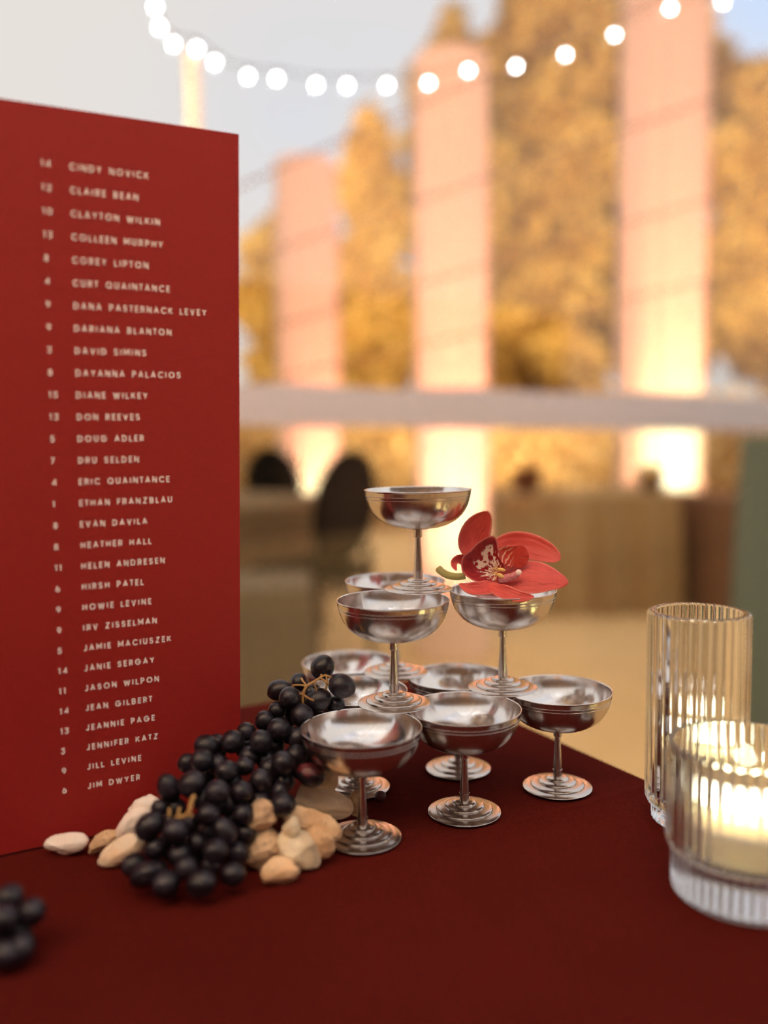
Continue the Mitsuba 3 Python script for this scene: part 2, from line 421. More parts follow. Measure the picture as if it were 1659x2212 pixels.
# strokes of a plain geometric alphabet, in units of the capital height
STROKES = {
    'A': [[(0, 0), (.36, 1), (.72, 0)], [(.13, .3), (.59, .3)]], 'B': [[(0, 0), (0, 1), *bow(.28, .76, .24, .24, 90, -90), (0, .52)], [(0, .52), *bow(.3, .26, .27, .26, 90, -90), (0, 0)]],
    'C': [bow(.45, .5, .45, .5, 48, 312)], 'D': [[(0, 0), (0, 1), *bow(.24, .5, .46, .5, 90, -90), (0, 0)]], 'E': [[(.5, 0), (0, 0), (0, 1), (.5, 1)], [(0, .51), (.44, .51)]],
    'F': [[(0, 0), (0, 1), (.5, 1)], [(0, .5), (.44, .5)]], 'G': [[*bow(.45, .5, .45, .5, 50, 360), (.5, .5)]], 'H': [[(0, 0), (0, 1)], [(.62, 0), (.62, 1)], [(0, .5), (.62, .5)]],
    'I': [[(0, 0), (0, 1)]], 'J': [[(.38, 1), (.38, .24), *bow(.18, .22, .2, .22, 0, -140)]], 'K': [[(0, 0), (0, 1)], [(.56, 1), (0, .42)], [(.2, .6), (.6, 0)]],
    'L': [[(0, 1), (0, 0), (.46, 0)]], 'M': [[(0, 0), (0, 1), (.4, .32), (.8, 1), (.8, 0)]], 'N': [[(0, 0), (0, 1), (.64, 0), (.64, 1)]], 'O': [bow(.46, .5, .46, .5, 0, 360)],
    'P': [[(0, 0), (0, 1), *bow(.26, .72, .26, .28, 90, -90), (0, .44)]], 'Q': [bow(.46, .5, .46, .5, 0, 360), [(.54, .28), (.88, -.04)]],
    'R': [[(0, 0), (0, 1), *bow(.26, .73, .26, .27, 90, -90), (0, .46)], [(.26, .46), (.54, 0)]], 'S': [[*bow(.26, .75, .25, .25, 35, 250), *bow(.26, .26, .27, .26, 78, -145)]],
    'T': [[(0, 1), (.6, 1)], [(.3, 1), (.3, 0)]], 'U': [[(0, 1), (0, .3), *bow(.3, .3, .3, .3, 180, 360), (.6, 1)]], 'V': [[(0, 1), (.34, 0), (.68, 1)]],
    'W': [[(0, 1), (.26, 0), (.52, .85), (.78, 0), (1.04, 1)]], 'X': [[(0, 0), (.6, 1)], [(0, 1), (.6, 0)]], 'Y': [[(0, 1), (.32, .48), (.64, 1)], [(.32, .48), (.32, 0)]], 'Z': [[(0, 1), (.56, 1), (0, 0), (.58, 0)]],
    '0': [bow(.32, .5, .32, .5, 0, 360)], '1': [[(0, .86), (.22, 1), (.22, 0)]], '2': [[*bow(.28, .72, .27, .28, 165, -40), (0, 0), (.58, 0)]], '3': [[(.02, 1), (.5, 1), (.24, .62), *bow(.25, .3, .28, .31, 85, -150)]],
    '4': [[(.46, 0), (.46, 1), (0, .28), (.62, .28)]], '5': [[(.5, 1), (.1, 1), (.06, .58), *bow(.26, .31, .28, .31, 115, -150)]], '6': [bow(.3, .31, .29, .31, 0, 360), [(.01, .33), (.05, .54), (.17, .79), (.37, 1)]],
    '7': [[(0, 1), (.54, 1), (.18, 0)]], '8': [bow(.28, .75, .23, .25, 0, 360), bow(.28, .26, .28, .26, 0, 360)], '9': [bow(.3, .69, .29, .31, 0, 360), [(.59, .67), (.55, .46), (.43, .21), (.23, 0)]]}


def glyph(ch):
    if ch not in GLYPH:
        from shapely.geometry import LineString
        from shapely.ops import unary_union
        h = CAP - PEN
        shape = unary_union([LineString([(x * h, y * h) for x, y in st]).buffer(PEN / 2, cap_style='flat' if len(st) < 12 else 'round', join_style='mitre', mitre_limit=1.45, quad_segs=3) for st in STROKES[ch]])
        shape = shape.buffer(0).simplify(0.00002)
        g_ = trimesh.util.concatenate([trimesh.creation.extrude_polygon(q_, 0.00025, engine='earcut') for q_ in getattr(shape, 'geoms', [shape])])
        x0 = g_.bounds[0][0]
        g_.apply_translation([-x0, PEN / 2, 0])
        GLYPH[ch] = (g_, g_.bounds[1][0])
    return GLYPH[ch]


def line(text):
    x, parts = 0.0, []
    for ch in text:
        if ch == ' ':  # a word gap
            x += SPACE
            continue
        g_, w = glyph(ch)
        q = g_.copy(); q.apply_translation([x, 0, 0]); parts.append(q)
        x += w + TRACK
    return trimesh.util.concatenate(parts)


for i, (num, name) in enumerate(ROWS):
    yb = 0.50875 - CAP / 2 - 0.016062 * i
    for which, (txt, x0, dy) in enumerate(((num, -0.1437, 0.0), (name, -0.1247, 0.0))):
        q = line(txt); q.apply_translation([x0, yb + dy, 0.0])
        add('name_board__' + numbered('lettering_line', 2 * i + which), q, 'sign_ink', smooth=False, to=board)
tag('name_board', 'tall red board of guest names and table numbers in white capitals, beside the grapes', 'sign')

# ------------------------------------------------------------------ stainless steel coupes
RIM, HC, RB = 0.0475, 0.0890, 0.0307


def arc(p0, p1, p2, n=10):
    t = np.linspace(0, 1, n)[:, None]
    p0, p1, p2 = map(np.asarray, (p0, p1, p2))
    return (1 - t) ** 2 * p0 + 2 * t * (1 - t) * p1 + t ** 2 * p2


mmv = lambda pts: np.asarray(pts, float) / 1000


outer = mmv(spline([(8, 54.6), (18, 55.4), (29, 59.0), (37.5, 65.0), (42.8, 72.5), (45.4, 79.5)], 24))
outer_hi = mmv([(45.4, 79.5), (45.75, 80.9)])
groove = [mmv([(45.75, 80.9), (45.45, 81.2)]), mmv([(45.45, 81.2), (45.9, 81.5)]), mmv([(45.9, 81.5), (46.45, 83.6)]), mmv([(46.45, 83.6), (46.15, 83.9)]), mmv([(46.15, 83.9), (46.6, 84.2)])]
lip = mmv([(46.6, 84.2), (47.0, 87.6)])
lipr = mmv(arc((47.0, 87.6), (47.9, 88.4), (47.3, 88.9), 6)) 
lipi = mmv(arc((47.3, 88.9), (46.7, 89.2), (46.4, 88.3), 6))
inner = mmv(spline([(46.4, 88.3), (45.0, 80.5), (42.0, 73.2), (36.7, 66.0), (28.4, 60.0), (17.6, 56.4), (8, 55.6), (0.3, 55.5)], 36))
bowl_o, uv_o = lathe([outer, outer_hi, *groove, lip, lipr], 96)
bowl_i, uv_i = lathe([lipi, inner], 96)
stem_m, uv_s = lathe([mmv([(9.5, 55.2), (9.5, 53.9)]), mmv([(9.5, 53.9), (3.6, 53.6)]), mmv([(3.6, 53.6), (3.7, 51.6), (3.7, 46.6), (3.5, 46.2)]), mmv([(3.5, 46.2), (2.5, 45.8)]),
                      mmv(spline([(2.5, 45.8), (2.9, 36), (3.5, 24), (3.9, 16.4)], 12)), mmv([(3.9, 16.4), (4.3, 16.1)]), mmv([(4.3, 16.1), (4.3, 15.3)]), mmv([(4.3, 15.3), (3.9, 15.0)]), mmv([(3.9, 15.0), (4.0, 9.0)])], 40)
FZ = lambda q: np.asarray(q) * [1.0, 0.74]
foot_m, uv_f = lathe([FZ(q) for q in (mmv(arc((3.9, 13.4), (8.5, 13.2), (9.8, 11.2), 8)), mmv([(9.8, 11.2), (10.2, 10.4), (10.0, 9.7)]), mmv(arc((10.0, 9.7), (14.6, 9.6), (16.2, 7.8), 7)),
                      mmv([(16.2, 7.8), (16.7, 6.9), (16.4, 6.2)]), mmv(arc((16.4, 6.2), (21.5, 6.0), (23.2, 4.6), 7)), mmv([(23.2, 4.6), (23.8, 3.7), (23.4, 3.0)]),
                      mmv(arc((23.4, 3.0), (28.0, 2.6), (30.4, 1.0), 8)), mmv(arc((30.4, 1.0), (31.0, 0.4), (30.2, 0.0), 5)), mmv([(30.2, 0.0), (29.5, 0.5), (10, 6.0), (0.3, 8.0)]))], 96)
CUP_PARTS = [('bowl', mikit.ply(bowl_o, 'steel_outer', smooth=True, uv=uv_o)), ('bowl__lining', mikit.ply(bowl_i, 'steel_inner', smooth=True, uv=uv_i)),
             ('stem', mikit.ply(stem_m, 'steel_outer', smooth=True, uv=uv_s)), ('foot', mikit.ply(foot_m, 'steel_foot', smooth=True, uv=uv_f))]
CUPS = [(0.0299, 0.7773, 2, 'stainless steel coupe alone on top of the stack'),
        (0.0067, 0.7294, 1, 'steel coupe in the middle tier at the front, under the left of the top coupe'),
        (0.1043, 0.7716, 1, 'steel coupe in the middle tier holding the red orchid'),
        (0.0095, 0.8276, 1, 'steel coupe in the middle tier at the back, mostly hidden behind the top coupe'),
        (-0.0196, 0.6699, 0, 'steel coupe on the tablecloth nearest the stones and grapes'),
        (0.0646, 0.7149, 0, 'steel coupe on the tablecloth in the middle of the front row'),
        (0.1524, 0.7651, 0, 'steel coupe on the tablecloth at the right end of the front row'),
        (-0.0281, 0.7702, 0, 'steel coupe on the tablecloth right behind the grapes, its foot behind the front stem'),
        (0.0677, 0.8118, 0, 'steel coupe on the tablecloth behind the front row, under the orchid coupe'),
        (-0.0366, 0.8700, 0, 'steel coupe on the tablecloth farthest back, only its bowl showing above the top grapes')]
for i, (x, y, t, lab) in enumerate(CUPS):
    k = numbered('coupe', i)
    for part, d in CUP_PARTS:
        scene[k + '__' + part] = {**d, 'to_world': T().translate([x, y, t * HC]).rotate([0, 0, 1], 37.0 * i)}
    tag(k, lab, 'cup', 'stacked steel coupes')

# ------------------------------------------------------------------ grapes
GRAPES = [
    (0,-52.7,723.4,122.1,10.8,9.7,0.51,0.07,0.86), (0,-36.1,711.8,109.1,11.8,9.9,0.88,0.16,-0.44), (0,-88.0,716.5,104.9,11.5,8.8,0.95,-0.27,0.18), (0,-73.0,728.7,108.1,7.8,7.8,0.97,0.23,-0.03),
    (0,-78.1,701.5,103.0,9.0,9.0,1.0,-0.05,-0.01), (0,-55.7,712.2,97.7,11.1,9.9,0.93,-0.13,0.34), (0,-41.8,718.6,91.2,7.7,7.7,0.96,0.28,-0.03), (0,-61.8,727.9,99.2,7.8,7.8,0.97,-0.26,0.01),
    (0,-89.0,704.9,91.3,7.6,7.2,0.99,0.1,-0.02), (0,-68.1,696.7,89.8,9.4,9.4,0.99,0.11,-0.02), (0,-98.2,694.7,86.4,8.2,7.8,0.01,-0.18,0.98), (0,-85.1,681.7,83.3,9.5,9.2,0.96,0.27,-0.03),
    (0,-112.6,691.3,78.6,7.8,7.4,0.99,-0.15,0.0), (0,-97.3,666.8,78.8,9.0,9.0,1.0,-0.06,-0.01), (0,-120.2,671.8,77.2,9.4,9.0,0.97,0.24,-0.03), (0,-139.6,665.5,76.1,9.7,9.0,0.96,-0.29,0.01),
    (0,-134.4,681.2,72.9,7.3,7.3,0.98,0.19,-0.03), (0,-138.3,643.1,72.9,9.0,8.7,1.0,0.01,-0.01), (0,-153.6,659.3,65.2,7.5,7.1,0.18,-0.12,0.98), (0,-118.7,635.0,67.6,8.9,8.2,0.96,0.29,-0.04),
    (0,-107.4,648.5,66.2,7.4,7.0,0.97,-0.22,0.01), (0,-107.3,668.1,66.5,7.9,7.9,1.0,0.04,-0.01), (0,-78.4,651.0,67.7,9.5,8.8,0.99,0.17,-0.03), (0,-69.8,684.4,75.2,9.2,9.2,0.96,-0.28,0.01),
    (0,-70.8,670.0,65.9,9.0,9.0,0.97,0.25,-0.03), (0,-58.6,653.7,56.8,11.3,8.8,0.93,-0.12,-0.34), (0,-93.6,636.4,60.2,8.3,8.3,0.99,-0.13,-0.0), (0,-106.1,624.2,56.2,8.1,8.1,0.96,0.26,-0.03),
    (0,-81.0,641.2,49.4,6.9,6.6,0.01,-0.19,0.98), (0,-78.7,659.8,49.4,7.9,7.9,0.99,0.14,-0.02), (0,-76.1,625.1,45.9,9.5,8.8,0.98,0.09,0.16), (1,-141.4,619.0,64.7,10.4,9.4,0.75,-0.19,0.63),
    (1,-121.9,614.6,60.5,9.0,8.3,0.96,0.28,-0.03), (1,-158.8,622.3,60.7,11.1,8.1,-0.33,-0.1,0.94), (1,-163.9,615.3,48.8,6.3,6.0,1.0,-0.03,-0.01), (1,-167.4,599.6,42.5,11.1,8.8,0.76,0.27,0.6),
    (1,-147.7,593.1,41.1,9.0,9.0,0.96,-0.29,0.01), (1,-127.3,606.6,47.3,8.6,8.2,0.98,0.22,-0.03), (1,-164.1,599.6,26.1,7.8,7.8,1.0,-0.03,-0.01), (1,-115.5,603.4,36.4,10.5,7.9,0.62,-0.24,-0.74),
    (1,-119.3,589.2,28.6,8.7,8.3,0.96,0.28,-0.03), (1,-144.7,592.4,24.3,8.1,8.1,0.97,-0.25,0.01), (1,-137.6,579.5,22.0,7.9,7.6,1.0,0.08,-0.02), (1,-177.8,593.6,17.2,8.7,8.1,0.86,0.18,0.47),
    (1,-167.0,580.4,16.7,11.4,7.9,0.79,-0.22,0.56), (1,-150.3,574.5,12.9,9.7,9.4,0.84,0.31,0.45), (1,-125.7,570.5,15.1,10.3,9.4,0.94,-0.1,0.34), (1,-106.5,583.7,14.6,8.6,8.3,1.0,-0.09,-0.0),
    (1,-142.0,608.7,39.7,7.3,7.3,0.97,0.25,-0.03), (1,-135.3,603.7,28.0,7.9,7.9,0.96,-0.28,0.01), (0,-95.1,635.0,44.6,8.3,8.3,0.99,0.17,-0.03), (1,-104.3,619.6,41.5,8.1,8.1,1.0,0.04,-0.01),
    (1,-116.3,628.1,45.3,8.2,8.2,0.97,-0.22,0.01), (1,-134.3,625.7,50.7,8.1,8.1,0.96,0.29,-0.04), (0,-130.3,660.2,63.0,8.6,8.6,0.98,-0.21,0.01), (0,-90.2,659.5,59.6,8.6,8.6,1.0,0.01,-0.01),
    (0,-117.1,644.7,55.0,8.4,8.4,0.98,0.19,-0.03), (1,-107.1,609.0,17.9,8.0,8.0,0.96,-0.28,0.01), (1,-125.0,598.3,13.5,7.2,7.2,0.97,0.24,-0.03), (0,-90.5,687.9,68.1,8.9,8.9,1.0,-0.07,-0.01),
    (0,-64.6,683.6,57.9,8.9,8.9,0.99,-0.15,0.0),  (0,-94.5,674.1,61.6,8.0,8.0,0.96,-0.26,0.01), (1,-154.7,624.8,44.5,7.5,7.5,0.99,0.12,-0.02),
    (1,-161.8,595.3,12.0,7.8,7.8,1.0,0.1,-0.02), (1,-103.6,621.1,26.3,8.1,8.1,0.97,-0.26,0.01), (0,-132.7,650.1,34.3,8.4,8.0,1.0,0.0,0.0), (0,-97.8,709.9,34.5,8.4,8.0,1.0,0.0,0.0),
    (0,-117.5,708.1,8.8,8.4,8.0,1.0,0.0,0.0), (0,-97.0,733.0,56.4,8.4,8.0,1.0,0.0,0.0), (1,-145.8,639.1,13.1,8.4,8.0,1.0,0.0,0.0), (0,-71.9,706.6,41.3,8.4,8.0,1.0,0.0,0.0),
    (0,-100.6,665.9,43.3,8.4,8.0,1.0,0.0,0.0), (0,-131.0,686.1,20.3,8.4,8.0,1.0,0.0,0.0), (0,-68.7,746.0,75.8,8.4,8.0,1.0,0.0,0.0), (0,-91.0,727.4,29.1,8.4,8.0,1.0,0.0,0.0),
    (0,-124.3,664.3,10.0,8.4,8.0,1.0,0.0,0.0), (1,-158.0,621.0,22.3,8.4,8.0,1.0,0.0,0.0), (0,-135.0,692.4,48.4,8.4,8.0,1.0,0.0,0.0), (0,-74.7,757.2,88.0,8.4,8.0,1.0,0.0,0.0),
    (0,-117.0,652.6,21.6,8.4,8.0,1.0,0.0,0.0), (0,-124.3,660.7,45.5,8.4,8.0,1.0,0.0,0.0), (0,-85.9,694.0,51.9,8.4,8.0,1.0,0.0,0.0), (0,-96.0,716.3,19.0,8.4,8.0,1.0,0.0,0.0),
    (0,-92.6,713.9,79.1,8.4,8.0,1.0,0.0,0.0), (0,-100.0,681.6,42.2,8.4,8.0,1.0,0.0,0.0), (0,-112.2,694.2,24.1,8.4,8.0,1.0,0.0,0.0), (1,-161.2,641.8,26.6,8.4,8.0,1.0,0.0,0.0),
    (0,-97.1,690.1,26.9,8.4,8.0,1.0,0.0,0.0), (1,-122.5,638.7,9.8,8.4,8.0,1.0,0.0,0.0), (0,-64.1,728.5,25.7,8.4,8.0,1.0,0.0,0.0), (0,-145.7,677.1,35.4,8.4,8.0,1.0,0.0,0.0),
    (0,-85.5,703.3,11.3,8.4,8.0,1.0,0.0,0.0), (1,-140.6,621.1,9.4,8.4,8.0,1.0,0.0,0.0), (0,-112.4,649.7,40.6,8.4,8.0,1.0,0.0,0.0), (0,-100.3,716.9,62.3,8.4,8.0,1.0,0.0,0.0),
    (0,-90.0,714.0,47.7,8.4,8.0,1.0,0.0,0.0), (1,-163.0,633.5,9.5,8.4,8.0,1.0,0.0,0.0), (0,-74.7,751.8,30.8,8.4,8.0,1.0,0.0,0.0), (1,-125.2,613.9,17.4,8.4,8.0,1.0,0.0,0.0),
    (0,-84.0,741.9,58.5,8.4,8.0,1.0,0.0,0.0), (0,-82.9,733.4,76.2,8.4,8.0,1.0,0.0,0.0), (0,-79.0,723.2,38.8,8.4,8.0,1.0,0.0,0.0), (0,-94.8,746.0,37.1,8.4,8.0,1.0,0.0,0.0),
    (0,-115.3,701.4,61.1,8.4,8.0,1.0,0.0,0.0), (0,-114.5,680.5,15.3,8.4,8.0,1.0,0.0,0.0), (0,-142.0,665.1,52.8,8.4,8.0,1.0,0.0,0.0), (0,-79.3,720.4,88.4,8.4,8.0,1.0,0.0,0.0),
    (0,-147.4,690.7,21.5,8.4,8.0,1.0,0.0,0.0), (1,-130.2,629.1,22.8,8.4,8.0,1.0,0.0,0.0), (0,-130.2,672.0,30.7,8.4,8.0,1.0,0.0,0.0), (0,-124.0,680.1,44.9,8.4,8.0,1.0,0.0,0.0),
    (0,-139.7,704.5,58.0,8.4,8.0,1.0,0.0,0.0), (1,-139.7,655.1,12.5,8.4,8.0,1.0,0.0,0.0), (2,-239.6,535.0,25.7,9.2,8.6,0.41,0.91,0.3), (2,-219.7,520.0,24.4,9.2,8.6,0.44,-0.9,0.3),
    (2,-231.8,508.0,26.6,9.2,8.6,0.75,0.66,0.3), (2,-220.7,505.0,10.8,9.2,8.6,0.53,0.85,0.3), (2,-226.9,498.0,11.1,9.2,8.6,0.84,-0.54,0.3), (2,-244.7,520.0,26.2,9.2,8.6,0.41,-0.91,0.3),
    (2,-239.6,505.0,21.5,9.2,8.6,0.99,0.13,0.3), (2,-229.6,520.0,12.6,9.2,8.6,-0.9,-0.43,0.3), (2,-239.2,500.0,12.9,9.2,8.6,0.15,0.99,0.3), (2,-253.5,520.0,20.3,9.2,8.6,0.96,0.26,0.3),
]

sphere = trimesh.creation.icosphere(subdivisions=3)
sphere_lo = trimesh.creation.icosphere(subdivisions=2)


def egg(seed, lo=False):
    m = (sphere_lo if lo else sphere).copy()
    v = np.array(m.vertices)
    n = meshkit.noise(v * 1.6 + seed * 7.7, seed=seed) - 0.5
    v = v * (1 + 0.05 * n)[:, None]
    v[:, 1:] *= (1 - 0.05 * v[:, :1])
    return trimesh.Trimesh(v, m.faces, process=False)


EGG = [mikit.ply(egg(s), 'grape_dark', smooth=True) for s in range(4)]
EGG_RED = mikit.ply(egg(9), 'grape_ripening', smooth=True)
RED = {2, 3, 25, 28}
BUNCH = ['grape_bunch', 'grape_bunch_001', 'grape_bunch_002']
count = [0, 0, 0]
for i, (b, x, y, z, ra, rb, ax, ay, az) in enumerate(GRAPES):
    k = BUNCH[b] + '__' + numbered('grape', count[b]); count[b] += 1
    d = EGG_RED if i in RED else EGG[i % 4]
    A = np.array([ax, ay, az]); A /= np.linalg.norm(A)
    if i in (25, 2):
        A = -A if i == 25 else A
    up = np.array([0.1, -0.9, 0.4]) if abs(A @ np.array([0.1, -0.9, 0.4])) < 0.85 else np.array([1.0, 0, 0])
    scene[k] = {**d, 'to_world': frame(np.array([x, y, z]) / 1000, A, up).scale([ra / 1000, rb / 1000, rb / 1000])}
for b, lab in ((0, 'bunch of black grapes heaped up between the red board and the front steel coupe'),
               (1, 'bunch of black grapes spilling onto the tablecloth between the white and tan stones'),
               (2, 'out-of-focus black grapes at the lower left edge of the picture')):
    tag(BUNCH[b], lab, 'grapes')


def stem_part(bunch, n, pts, r0, r1, name='stem'):
    p = spline(pts, 4 * len(pts)) if len(pts) > 2 else np.linspace(pts[0], pts[1], 6)
    add(bunch + '__' + numbered(name, n), tube(p, np.linspace(r0, r1, len(p)), 7), 'stem_brown', smooth=True)


SU = [(-0.0691, 0.705, 0.080), (-0.068, 0.703, 0.0973), (-0.0673, 0.702, 0.1053), (-0.0643, 0.703, 0.1119), (-0.0595, 0.705, 0.1144), (-0.0538, 0.710, 0.1168), (-0.0493, 0.712, 0.1185)]
stem_part(BUNCH[0], 0, SU, 0.0016, 0.0009)
for n, pts in enumerate((((-0.0538, 0.710, 0.1168), (-0.0528, 0.712, 0.119)), ((-0.0493, 0.712, 0.1185), (-0.0440, 0.712, 0.1155)), ((-0.0595, 0.705, 0.1144), (-0.0575, 0.707, 0.109), (-0.0570, 0.709, 0.104)),
                         ((-0.0643, 0.703, 0.1119), (-0.071, 0.706, 0.112), (-0.0770, 0.712, 0.1095)), ((-0.0673, 0.702, 0.1053), (-0.061, 0.702, 0.101), (-0.058, 0.706, 0.099)),
                         ((-0.0673, 0.702, 0.1053), (-0.072, 0.701, 0.107)), ((-0.0538, 0.710, 0.1168), (-0.050, 0.708, 0.1145), (-0.0465, 0.709, 0.112)), ((-0.0493, 0.712, 0.1185), (-0.0485, 0.710, 0.114), (-0.0495, 0.710, 0.107)),
                         ((-0.0643, 0.703, 0.1119), (-0.068, 0.710, 0.114), (-0.070, 0.722, 0.113)))):
    stem_part(BUNCH[0], n, pts, 0.0008, 0.0010, 'stalk')
stem_part(BUNCH[1], 0, [(-0.1500, 0.599, 0.0470), (-0.1432, 0.597, 0.0500), (-0.1402, 0.597, 0.0513), (-0.1381, 0.600, 0.056), (-0.1365, 0.606, 0.0610)], 0.0013, 0.0019)
for n, pts in enumerate((((-0.1525, 0.597, 0.0500), (-0.1532, 0.600, 0.0550)), ((-0.1467, 0.597, 0.0500), (-0.1463, 0.602, 0.0545)), ((-0.1402, 0.597, 0.0513), (-0.1365, 0.598, 0.0500)))):
    stem_part(BUNCH[1], n, pts, 0.0010, 0.0012, 'stalk')
add('loose_grape', egg(12), 'grape_shrivelled', smooth=True, to=frame((-0.0057, 0.7355, 0.0048), (1, 0.2, 0), (0, 0.2, 1)).scale([0.0052, 0.0050, 0.0048]))
tag('loose_grape', 'single small shrivelled grape on the cloth by the foot of the coupe behind', 'grape')

# ------------------------------------------------------------------ stones
STONES = [
    ('white',-245.3,649.0,6.6,np.float64(17.3),np.float64(8.1),0.992,0.011,0.128,-0.128,0.084,0.988),
    ('tan_rough',-217.1,649.5,7.1,np.float64(14.1),np.float64(7.8),0.854,0.044,0.519,-0.52,0.073,0.851),
    ('white_pink',-188.6,668.0,25.4,np.float64(14.5),np.float64(10.9),0.872,0.042,0.489,-0.49,0.074,0.868),
    ('white_chalk',-194.4,652.0,20.3,np.float64(16.3),np.float64(9.6),0.715,0.06,0.697,-0.699,0.061,0.712),
    ('cream',-197.6,630.5,9.5,np.float64(19.9),np.float64(9.3),0.888,0.039,0.458,-0.46,0.076,0.885),
    ('brown_angular',-93.2,625.0,37.7,np.float64(14.2),np.float64(10.9),0.773,0.054,0.632,-0.634,0.066,0.77),
    ('tan_block',-92.7,626.7,12.3,np.float64(16.0),np.float64(16.4),0.51,0.073,0.857,-0.86,0.043,0.508),
    ('long_tan',-50.9,683.0,22.7,np.float64(24.4),np.float64(13.3),0.968,-0.022,-0.252,0.253,0.082,0.964),
    ('orange',-56.4,645.0,20.1,np.float64(23.1),np.float64(11.9),0.948,-0.027,-0.318,0.32,0.081,0.944),
    ('pale',-50.5,630.0,15.2,np.float64(13.0),np.float64(10.3),0.759,-0.055,-0.649,0.651,0.065,0.756),
    ('yellow',-64.5,621.4,13.1,np.float64(19.0),np.float64(12.9),0.759,-0.055,-0.649,0.651,0.065,0.756),
    ('small_front',-76.2,601.7,7.1,np.float64(13.8),np.float64(10.2),0.954,0.025,0.297,-0.298,0.081,0.951),
    ('upright',-46.6,690.0,40.0,np.float64(7.5),np.float64(13.4),1.0,-0.001,-0.011,0.011,0.085,0.996),
    ('dark_brown',-25.7,692.0,17.4,np.float64(6.4),np.float64(10.5),1.0,-0.001,-0.011,0.011,0.085,0.996),
    ('knob',-70.6,622.0,31.1,np.float64(6.8),np.float64(8.1),1.0,-0.001,-0.011,0.011,0.085,0.996),
]
STONE_LOOK = {'white': ('stone_white', 0.16, 2, 'smooth white pebble lying alone, farthest left against the red board'), 'tan_rough': ('stone_tan', 0.28, 1, 'small rough tan stone between the white pebble and the cream stone'),
              'white_pink': ('stone_white', 0.18, 2, 'pinkish white stone leaning against the red board above the other pale stones'), 'white_chalk': ('stone_white', 0.18, 2, 'chalk white stone tucked behind the grapes, above the cream stone'),
              'cream': ('stone_cream', 0.16, 2, 'long cream stone at the left foot of the grapes'), 'brown_angular': ('stone_tan', 0.26, 4, 'angular brown stone lying on top of the big tan stone beside the grapes'),
              'tan_block': ('stone_tan', 0.18, 4, 'big blocky tan stone right of the grapes'), 'long_tan': ('stone_tan_light', 0.14, 3, 'long tan stone topmost under the front coupe bowl'),
              'orange': ('stone_orange', 0.18, 3, 'long orange stone touching the foot of the front coupe'), 'pale': ('stone_orange', 0.16, 3, 'pale apricot stone between the yellowish stone and the coupe foot'),
              'yellow': ('stone_yellow', 0.18, 3, 'mottled yellowish stone in the middle of the right stone pile'), 'small_front': ('stone_orange', 0.15, 3, 'small apricot stone at the front of the right stone pile'),
              'upright': ('stone_yellow', 0.15, 2, 'narrow upright stone behind the red-tipped grape'), 'dark_brown': ('stone_brown', 0.2, 2, 'dark brown stone behind the stem of the front coupe'),
              'knob': ('stone_yellow', 0.25, 2, 'small knobbly stone between the brown and the orange stone')}
for i, (n, x, y, z, ra, rb, a1, a2, a3, b1, b2, b3) in enumerate(STONES):
    m_, lumps, cuts, lab = STONE_LOOK[n]
    rc = min(ra, rb) * (0.95 if n != 'tan_block' else 0.9)
    k = numbered('stone', i)
    add(k, blob(21 + i, (ra / 1000, rb / 1000, rc / 1000), lumps, cuts=cuts + 2), m_, smooth=True, to=frame(np.array([x, y, max(z, 6.2)]) / 1000, (a1, a2, a3), (b1, b2, b3)))
    tag(k, lab, 'stone', 'stones around the grapes')

# ------------------------------------------------------------------ orchid
FO = np.array([0.1043, 0.7716, 0.178])
FR = np.array([0.99994, -0.00094, -0.01106])


def fl(p):
    """local millimetres: x right, y up, z towards the front of the coupe"""
    p = np.asarray(p, float) / 1000
    return FO + p[..., 0:1] * FR + p[..., 1:2] * np.array([0, 0, 1.0]) + p[..., 2:3] * np.array([0, -1.0, 0])


def petal(pts, width, face, cup=0.0, a=0.75, b=0.8, tip=0.0, ruffle=0.6, twist=0.0, n=34, m=19, seed=0, thick=0.7):
    """A petal along a midrib curve; face: direction (local) the petal looks at; cup in mm at the widest place."""
    mid = spline(pts, n)
    t = np.linspace(0, 1, n)
    w = width / 2 * np.maximum(np.sin(PI * np.clip(t, 0, 1) ** a), 0) ** b
    w = np.maximum(w, 0.9 * (1 - t) + 0.5)
    d = np.gradient(mid, axis=0); d /= np.linalg.norm(d, axis=1, keepdims=True)
    face = np.asarray(face, float)
    side = np.cross(face, d); side /= np.linalg.norm(side, axis=1, keepdims=True)
    nn = np.cross(d, side)
    ang = twist * t
    side, nn = np.cos(ang)[:, None] * side + np.sin(ang)[:, None] * nn, np.cos(ang)[:, None] * nn - np.sin(ang)[:, None] * side
    s = np.linspace(-1, 1, m)
    ww = w[:, None] * s[None]
    edge = np.abs(s)[None] ** 3 * ruffle * np.sin(t[:, None] * 15 + seed + np.sign(s)[None]) + 0.35 * np.cos(s * PI * 5)[None] * np.sin(PI * t)[:, None]
    off = cup * (s[None] ** 2 - 0.15) * np.sin(PI * t)[:, None] + edge - 0.9 * np.exp(-(s / 0.08) ** 2)[None] * np.sin(PI * t)[:, None]
    P_ = mid[:, None] + side[:, None] * ww[..., None] + nn[:, None] * off[..., None]
    return solid_patch(fl(P_), thick / 1000)


